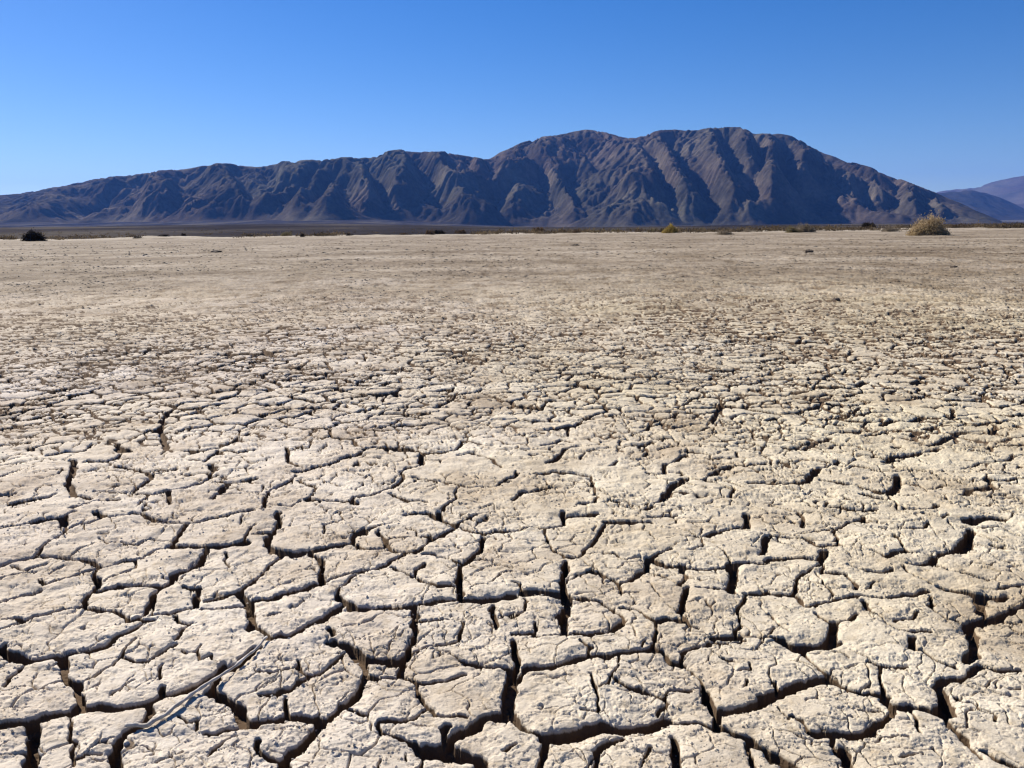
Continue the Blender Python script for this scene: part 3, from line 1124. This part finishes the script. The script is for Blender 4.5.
# ------------------------------------------------------------------ shrubs
def blades(rs, n, w, d, h, size, dome=True, radial=0.7, low=0.0):
    """many thin twigs and small leaves filling an uneven dome"""
    V = []; Fc = []
    lobes = [(rs.uniform(-.33, .33) * w, rs.uniform(-.33, .33) * d, rs.uniform(.35, 1.05)) for _ in range(8)]
    lobes.append((rs.uniform(-.1, .1) * w, 0, 0.85))
    for _ in range(n):
        lx, ly, lh = lobes[rs.randint(len(lobes))]
        a = rs.uniform(0, 2 * np.pi); ph = rs.uniform(0, 1) ** 0.8 * np.pi / 2
        r = rs.uniform(0.25, 1.0) ** 0.5 * (1.3 if rs.rand() < 0.06 else 1)
        x = lx + r * math.cos(a) * math.sin(ph) * w * 0.26; y = ly + r * math.sin(a) * math.sin(ph) * d * 0.26
        z = low * h + r * math.cos(ph) * h * lh * (1 - low) * rs.uniform(0.75, 1.08)
        z = max(z, 0.02)
        dirv = Vector((x * radial / w * 2, y * radial / d * 2, 0.55 + z / h * 0.6)) + Vector((rs.normal(0, .35), rs.normal(0, .35), rs.normal(0, .25)))
        dirv.normalize()
        side = dirv.cross(Vector((rs.normal(), rs.normal(), rs.normal()))).normalized()
        L = size * rs.uniform(0.6, 1.5); b = L * rs.uniform(0.10, 0.30)
        p = Vector((x, y, z)); k = len(V)
        V += [p - dirv * L * .5 - side * b * .4, p - dirv * L * .5 + side * b * .4, p + side * b, p + dirv * L * .5, p - side * b]
        Fc += [(k, k + 1, k + 2, k + 3, k + 4)]
    return V, Fc
def stems(rs, n, w, d, h):
    V = []; Fc = []
    for _ in range(n):
        a = rs.uniform(0, 2 * np.pi); sp = rs.uniform(0.1, 0.42)
        p0 = Vector((rs.normal(0, .04) * w, rs.normal(0, .04) * d, -0.06)); p2 = Vector((math.cos(a) * sp * w, math.sin(a) * sp * d, h * rs.uniform(.5, .9)))
        p1 = (p0 + p2) / 2 + Vector((rs.normal(0, .04) * w, rs.normal(0, .04) * d, h * .1))
        k = len(V); R = [0.022 * h, 0.014 * h, 0.005 * h]
        for p, r in zip((p0, p1, p2), R):
            for q in range(5):
                V.append(p + Vector((math.cos(q * 1.2566) * r, math.sin(q * 1.2566) * r, 0)))
        for s in range(2):
            for q in range(5):
                Fc.append((k + s * 5 + q, k + s * 5 + (q + 1) % 5, k + s * 5 + 5 + (q + 1) % 5, k + s * 5 + 5 + q))
    return V, Fc
def mat_leaf(name, cols, scale):
    m = mat_plain(name, cols, scale)
    t = m.node_tree; b = t.nodes['Principled BSDF']; o = t.nodes['Material Output']
    tr = t.nodes.new('ShaderNodeBsdfTranslucent'); mx = t.nodes.new('ShaderNodeMixShader'); mx.inputs[0].default_value = 0.4
    t.links.new(b.inputs['Base Color'].links[0].from_socket, tr.inputs['Color'])
    t.links.new(b.outputs[0], mx.inputs[1]); t.links.new(tr.outputs[0], mx.inputs[2]); t.links.new(mx.outputs[0], o.inputs['Surface'])
    return m
M_LEAF = {
    'dark': mat_plain('dark_twigs', ((0.020, 0.016, 0.012), (0.045, 0.032, 0.022)), 6),
    'brown': mat_leaf('brown_twigs', ((0.07, 0.045, 0.03), (0.14, 0.095, 0.06)), 6),
    'olive': mat_leaf('olive_leaves', ((0.14, 0.115, 0.06), (0.24, 0.20, 0.11)), 6),
    'tan': mat_leaf('straw_twigs', ((0.31, 0.23, 0.13), (0.48, 0.37, 0.225)), 4),
    'yellow': mat_leaf('yellow_green_leaves', ((0.27, 0.19, 0.05), (0.42, 0.31, 0.10)), 5),
    'grey': mat_leaf('dead_twigs', ((0.17, 0.135, 0.095), (0.30, 0.245, 0.175)), 5),
}
M_STEM = mat_plain('woody_stem', ((0.05, 0.04, 0.03), (0.09, 0.07, 0.05)), 8)
# x, y of the foot in the picture, width and height in pixels, kind, height above the foot in the air of the frame, label
SH = [
 (6, 238, 15, 4, 'dark', 'low dark shrub cut by the left edge of the picture'),
 (37, 241.5, 29, 11.5, 'dark', 'big blackish rounded shrub on the lake rim near the left edge'),
 (139, 238.5, 11, 3, 'dark', 'small flat dark shrub where the pale sand bank starts, right of the big black one'),
 (164, 234.5, 12, 3, 'dark', 'wide dark shrub lying along the top of the left pale sand bank'),
 (184, 236.5, 6, 3.6, 'dark', 'small dark tuft at the right end of the left pale sand bank'),
 (251, 235.5, 6, 2.6, 'dark', 'tiny lone dark tuft on the rim between the left sand bank and the double tufts'),
 (286, 234, 11, 5, 'olive', 'dim olive shrub standing behind the rim just left of two round dark tufts'),
 (303, 237, 7, 4.6, 'dark', 'left one of the two round dark tufts on the rim'),
 (318, 236, 7, 3.8, 'dark', 'right one of the two round dark tufts on the rim'),
 (349, 235.5, 9, 3.2, 'dark', 'low dark shrub sloping down right of the two round tufts'),
 (404, 234.5, 9, 2.8, 'brown', 'flat brown shrub left of the tall dark clump below the middle of the range'),
 (430, 233, 9, 6.0, 'brown', 'taller reddish brown shrub at the left of the dark clump under the range'),
 (440, 234, 12, 4.4, 'dark', 'black spreading shrub touching the taller reddish brown one'),
 (460, 233.5, 13, 4.4, 'brown', 'mound shaped brown shrub just right of the black spreading one'),
 (484, 232.5, 7, 2.8, 'dark', 'small dark tuft left of the picture centre on the pale rim'),
 (499, 233, 6, 2.6, 'dark', 'tiny dark tuft nearest the picture centre on its left side'),
 (538, 233, 12, 6.2, 'brown', 'upright dark brown shrub right of the picture centre'),
 (577, 232.8, 9, 4.6, 'brown', 'brown shrub on the pale sand hump between the upright shrub and the olive row'),
 (598, 232, 17, 3.4, 'olive', 'long low olive shrub starting the row towards the yellow bush'),
 (617, 232, 13, 4.0, 'olive', 'rounded olive shrub in the middle of the row before the yellow bush'),
 (638, 232, 10, 4.2, 'brown', 'brown shrub two places left of the yellow bush'),
 (652, 232, 9, 4.4, 'olive', 'dusky olive shrub touching the left side of the yellow bush'),
 (671, 233, 19, 9.5, 'yellow', 'yellow green rounded bush on the rim right of the middle'),
 (701, 231, 10, 3.8, 'olive', 'small olive shrub right behind the yellow bush'),
 (726, 235, 22, 6.5, 'grey', 'low see-through greyish dry brush on the sand in front of the rim'),
 (748, 232, 15, 3.8, 'grey', 'flat dry brush touching the right side of the greyish one'),
 (776, 229.5, 22, 3.8, 'brown', 'long dark olive brown strip of brush behind the rim left of the tan mound'),
 (793, 232.5, 14, 7.0, 'olive', 'left lower half of the tan olive double mound'),
 (806, 232.5, 20, 9.5, 'grey', 'taller right half of the tan olive double mound'),
 (847, 228, 12, 3.5, 'brown', 'low brown shrub between the double mound and the pointed dark shrub'),
 (868, 228.5, 15, 6.6, 'dark', 'pointed dark brown shrub left of the great straw coloured bush'),
 (892, 232, 24, 6.0, 'grey', 'sprawling grey dead twigs running into the great straw bush from the left'),
 (922, 235.5, 41, 20.5, 'tan', 'great rounded straw coloured bush, the largest of all'),
 (956, 227.3, 25, 3.8, 'brown', 'long reddish dark strip of brush just right of the great straw bush'),
 (986, 226.3, 22, 3.8, 'brown', 'second reddish dark strip of brush right of the great straw bush'),
 (1006, 225.6, 15, 4.4, 'brown', 'humped brown shrub near the right edge of the picture'),
 (1021, 225, 12, 3.2, 'dark', 'dark shrub cut by the right edge of the picture'),
]
def ground_z(x, y):
    a = float(floor_z(np.array([x]), np.array([y]))[0])
    b = bed_z(x, y) if y < 190 else -9
    return max(a, b)
for i, (px, py, wpx, hpx, kind, lab) in enumerate(SH):
    rs = np.random.RandomState(100 + i)
    d = px_ray(px, py)
    best = None
    for D in np.arange(38, 175, 1.0):          # walk along the line of sight until it meets the ground
        x = d[0] / d[1] * D; z = CAM_H + d[2] / d[1] * D
        gz = ground_z(x, D)
        if gz >= z - 0.01: best = (x, D, gz); break
    if best is None: 
        D = 118.0; x = d[0] / d[1] * D; best = (x, D, ground_z(x, D))
    x, D, gz = best
    w = wpx * D / F; h = hpx * D / F
    dd = min(w, max(h * 1.8, 1.2))
    n = int(np.clip(w * h * 2600, 500, 20000)); size = float(np.clip(h * 0.12, 0.05, 0.10))
    if kind == 'grey': n = int(n * 0.55)
    root = bpy.data.objects.new('desert_shrub', None); sc.collection.objects.link(root)
    root.empty_display_size = 0.3
    root.location = (x, D, gz - 0.03)
    root['label'] = lab; root['category'] = 'shrub'; root['group'] = 'desert shrubs along the rim of the dry lake'
    V_, F_ = blades(rs, n, w, dd, h, size, low=0.0 if kind != 'tan' else 0.0)
    poly_mesh('foliage', V_, F_, M_LEAF[kind], root)
    V_, F_ = stems(rs, 9 if hpx < 8 else 22, w, dd, h)
    poly_mesh('stem', V_, F_, M_STEM, root)

# low scrub on the fan behind the rim, too small and thick to count
rs = np.random.RandomState(77)
SV = []; SF = []
for _i in range(2900):
    D = 100 + 420 * rs.rand() ** 1.8 if _i % 3 else rs.uniform(98, 145)
    uu = 512 - 1240 * rs.rand() ** 1.6
    if uu < -100 and rs.rand() < 0.45: continue
    x = uu * D / F
    if vnoise(np.array([x / 9.0 + 40]), np.array([D / 40.0]), 2)[0] < 0.42: continue
    h = rs.uniform(0.25, 0.9); w = h * rs.uniform(1.6, 4.5); gz = ground_z(x, D) - 0.03
    V_, F_ = blades(rs, 40, w, min(w, 1.2), h, 0.14 + 0.1 * h)
    k = len(SV); SV += [v + Vector((x, D, gz)) for v in V_]; SF += [tuple(k + i for i in f) for f in F_]
scrub = poly_mesh('low_scrub', SV, SF, mat_leaf('scrub_twigs', ((0.04, 0.03, 0.02), (0.17, 0.125, 0.075)), 0.3))
scrub['kind'] = 'stuff'

# ------------------------------------------------------------------ bleached stick lying across the plates
def tube(pts, rad, nseg=10, seed=0):
    rs = np.random.RandomState(seed)
    V_ = []; F_ = []
    for i, (p, r) in enumerate(zip(pts, rad)):
        a = pts[max(i - 1, 0)]; b = pts[min(i + 1, len(pts) - 1)]
        t = (b - a).normalized(); s = t.cross(Vector((0, 0, 1))).normalized(); n = s.cross(t)
        for q in range(nseg):
            an = 2 * math.pi * q / nseg; rr = r * (1 + rs.normal(0, 0.07))
            V_.append(p + s * math.cos(an) * rr + n * math.sin(an) * rr)
    for i in range(len(pts) - 1):
        for q in range(nseg):
            F_.append((i * nseg + q, i * nseg + (q + 1) % nseg, (i + 1) * nseg + (q + 1) % nseg, (i + 1) * nseg + q))
    F_.append(tuple(range(nseg))[::-1]); F_.append(tuple((len(pts) - 1) * nseg + q for q in range(nseg)))
    return V_, F_
STK = [(125, 723.5), (135, 723), (147, 723), (155, 719), (165, 713), (176, 706.5), (190, 696), (205, 686), (220, 675.5), (235, 665.5), (250, 653.5), (258, 646), (267, 637)]
raw = []
for a, b in STK:
    gx, gy = px_ground(a, b, 0.010)
    raw.append((float(gx), float(gy)))
dense = []
for i in range(len(raw) - 1):
    for k in range(4):
        t = k / 4
        dense.append((raw[i][0] * (1 - t) + raw[i + 1][0] * t, raw[i][1] * (1 - t) + raw[i + 1][1] * t))
dense.append(raw[-1])
zs = np.array([max(bed_z(x + ox, y + oy) for ox in (-.004, 0, .004) for oy in (-.004, 0, .004)) for x, y in dense])
hull = zs.copy()                     # a stiff stick spans the gaps: upper hull of the ground under it
for _ in range(300):
    hull[1:-1] = np.maximum(zs[1:-1], (hull[:-2] + hull[2:]) / 2 - 0.00002)
pts = [Vector((x, y, float(z) + 0.0045)) for (x, y), z in zip(dense, hull)]
nrad = len(pts)
rad = [0.0039 * (1 - 0.42 * i / nrad) * (0.8 if i < 2 else 1) * (1 + 0.16 * math.sin(i * 1.9) + (0.35 if i in (9, 24, 37) else 0)) for i in range(nrad)]
for i in range(nrad):
    pts[i] = pts[i] + Vector((0.0008 * math.sin(i * 0.9), 0.0008 * math.cos(i * 1.3), 0.001 + 0.001 * math.sin(i * 0.7)))
wood = mat_plain('bleached_wood', ((0.32, 0.28, 0.235), (0.60, 0.54, 0.46)), 60)
V_, F_ = tube(pts, rad)
stick = poly_mesh('dry_stick', V_, F_, wood, smooth_shade=True)
stick['label'] = 'thin bleached grey stick lying across the cracked mud plates'
stick['category'] = 'stick'

# ------------------------------------------------------------------ dark clods standing out on the flats
def clod_mesh(rs, r, flat=0.55):
    bmv = []; fc = []
    n1, n2 = 9, 6
    for j in range(n2 + 1):
        for i in range(n1):
            ph = math.pi * j / n2; th = 2 * math.pi * i / n1
            k = 1 + rs.normal(0, 0.13)
            bmv.append(Vector((math.sin(ph) * math.cos(th) * r * k, math.sin(ph) * math.sin(th) * r * k * 0.8, math.cos(ph) * r * k * flat)))
    for j in range(n2):
        for i in range(n1):
            fc.append((j * n1 + i, (j + 1) * n1 + i, (j + 1) * n1 + (i + 1) % n1, j * n1 + (i + 1) % n1))
    return bmv, fc
M_CLOD = mat_plain('dark_clod', ((0.07, 0.052, 0.038), (0.13, 0.10, 0.075)), 3)
CL = [(809, 252.5, 9, 3.4, 'dark brown clod lying alone on the sand below the tan olive double mound'),
      (216, 252.5, 12, 2.0, 'flat reddish brown clod on the far left part of the lake bed'),
      (575, 245.5, 9, 1.6, 'small flat brown clod near the rim, just right of the picture centre'),
      (954, 267, 7, 2.2, 'small brown clod on the flats to the right below the great straw bush'),
      (836, 301, 8, 3.0, 'dark lump in the right middle ground, nearer than the other clods')]
for i, (px, py, wpx, hpx, lab) in enumerate(CL):
    rs = np.random.RandomState(40 + i)
    gx, gy = px_ground(px, py); r = wpx / 2 * gy / F
    V_, F_ = clod_mesh(rs, float(r), min(0.8, hpx / wpx * 1.3))
    o = poly_mesh('mud_clod', V_, F_, M_CLOD)
    o.location = (float(gx), float(gy), bed_z(float(gx), float(gy)) + float(r) * 0.12)
    o['label'] = lab; o['category'] = 'clod'; o['group'] = 'dark clods on the lake bed'

# loose crumbs broken off the plate edges: nobody could count them
rs = np.random.RandomState(5)
V_ = []; F_ = []
mud = bpy.data.materials['cracked_mud']
cnt = 0
while cnt < 9000:
    v = rs.uniform(60, 640) ; u = rs.uniform(-700, 700)
    y = F * CAM_H / v; x = u * y / F
    r = (0.0012 + 0.0032 * rs.rand() ** 4) * (1 + 0.45 * max(0, y - 1.5))
    if vnoise(np.array([x * 3.]), np.array([y * 3.]), 3)[0] < 0.42: continue
    z = bed_z(x, y)
    if z < -0.02 and rs.rand() < 0.6: continue
    base = len(V_)
    o6 = [(1, 0, 0), (-1, 0, 0), (0, 1, 0), (0, -1, 0), (0, 0, 1), (0, 0, -1)]
    ang = rs.uniform(0, 6.28); ca, sa = math.cos(ang), math.sin(ang)
    for a, b, c in o6:
        s = r * rs.uniform(0.6, 1.3)
        aa, bb = a * ca - b * sa, a * sa + b * ca
        V_.append((x + aa * s, y + bb * s, z + r * 0.25 + c * s * 0.6))
    for a, b, c in ((0, 2, 4), (2, 1, 4), (1, 3, 4), (3, 0, 4), (2, 0, 5), (1, 2, 5), (3, 1, 5), (0, 3, 5)):
        F_.append((base + a, base + b, base + c))
    cnt += 1
# the same crumbs on the far flats, where only the bigger ones still show
NF = 60000
vv = 9 + 150 * rs.rand(NF) ** 1.1; uu = rs.uniform(-720, 720, NF)
yy = F * CAM_H / vv; xx = uu * yy / F
pm = fbm(xx * 0.9, yy * 0.6, 4, 5)
ok = rs.rand(NF) < smooth(0.36, 0.62, pm); xx, yy = xx[ok], yy[ok]
rr = np.minimum(yy / F * rs.uniform(0.3, 1.1, len(xx)) ** 1.5, 0.045)
ri = np.clip(np.searchsorted(VS, F * CAM_H / yy), 0, len(VS) - 1); ci = np.clip(np.searchsorted(US, F * xx / yy), 0, len(US) - 1)
zz = Z[ri, ci]
o6 = np.array([(1, 0, 0), (-1, 0, 0), (0, 1, 0), (0, -1, 0), (0, 0, 1), (0, 0, -1)], float)
for x, y, z, r_ in zip(xx, yy, zz, rr):
    base = len(V_)
    sc_ = rs.uniform(0.6, 1.3, (6, 1)) * o6 * (r_ * rs.uniform(1.2, 2.8), r_ * 1.2, r_ * rs.uniform(0.4, 0.85))
    V_.extend((sc_ + (x, y, z + r_ * 0.25)).tolist())
    for a, b, c in ((0, 2, 4), (2, 1, 4), (1, 3, 4), (3, 0, 4)):
        F_.append((base + a, base + b, base + c))
cr = poly_mesh('mud_crumbs', V_, F_, mud)
cr['kind'] = 'stuff'; cr['label'] = 'loose dry mud crumbs scattered over the cracked plates'; cr['category'] = 'crumbs'

# ------------------------------------------------------------------ air
hz = bpy.data.materials.new('haze'); hz.use_nodes = True
t = hz.node_tree; t.nodes.clear()
vo = t.nodes.new('ShaderNodeVolumePrincipled'); vo.inputs['Color'].default_value = (0.12, 0.32, 1.0, 1)
vo.inputs['Density'].default_value = HAZE
vo.inputs['Anisotropy'].default_value = 0.2
mo = t.nodes.new('ShaderNodeOutputMaterial'); t.links.new(vo.outputs[0], mo.inputs['Volume'])
hx, y0, y1, z0, z1 = 24000, -3200, 24000, -260, 1500
V_ = [(-hx, y0, z0), (hx, y0, z0), (hx, y1, z0), (-hx, y1, z0), (-hx, y0, z1), (hx, y0, z1), (hx, y1, z1), (-hx, y1, z1)]
F_ = [(0, 3, 2, 1), (4, 5, 6, 7), (0, 1, 5, 4), (1, 2, 6, 5), (2, 3, 7, 6), (3, 0, 4, 7)]
ob = poly_mesh('haze', V_, F_, hz); ob['kind'] = 'stuff'
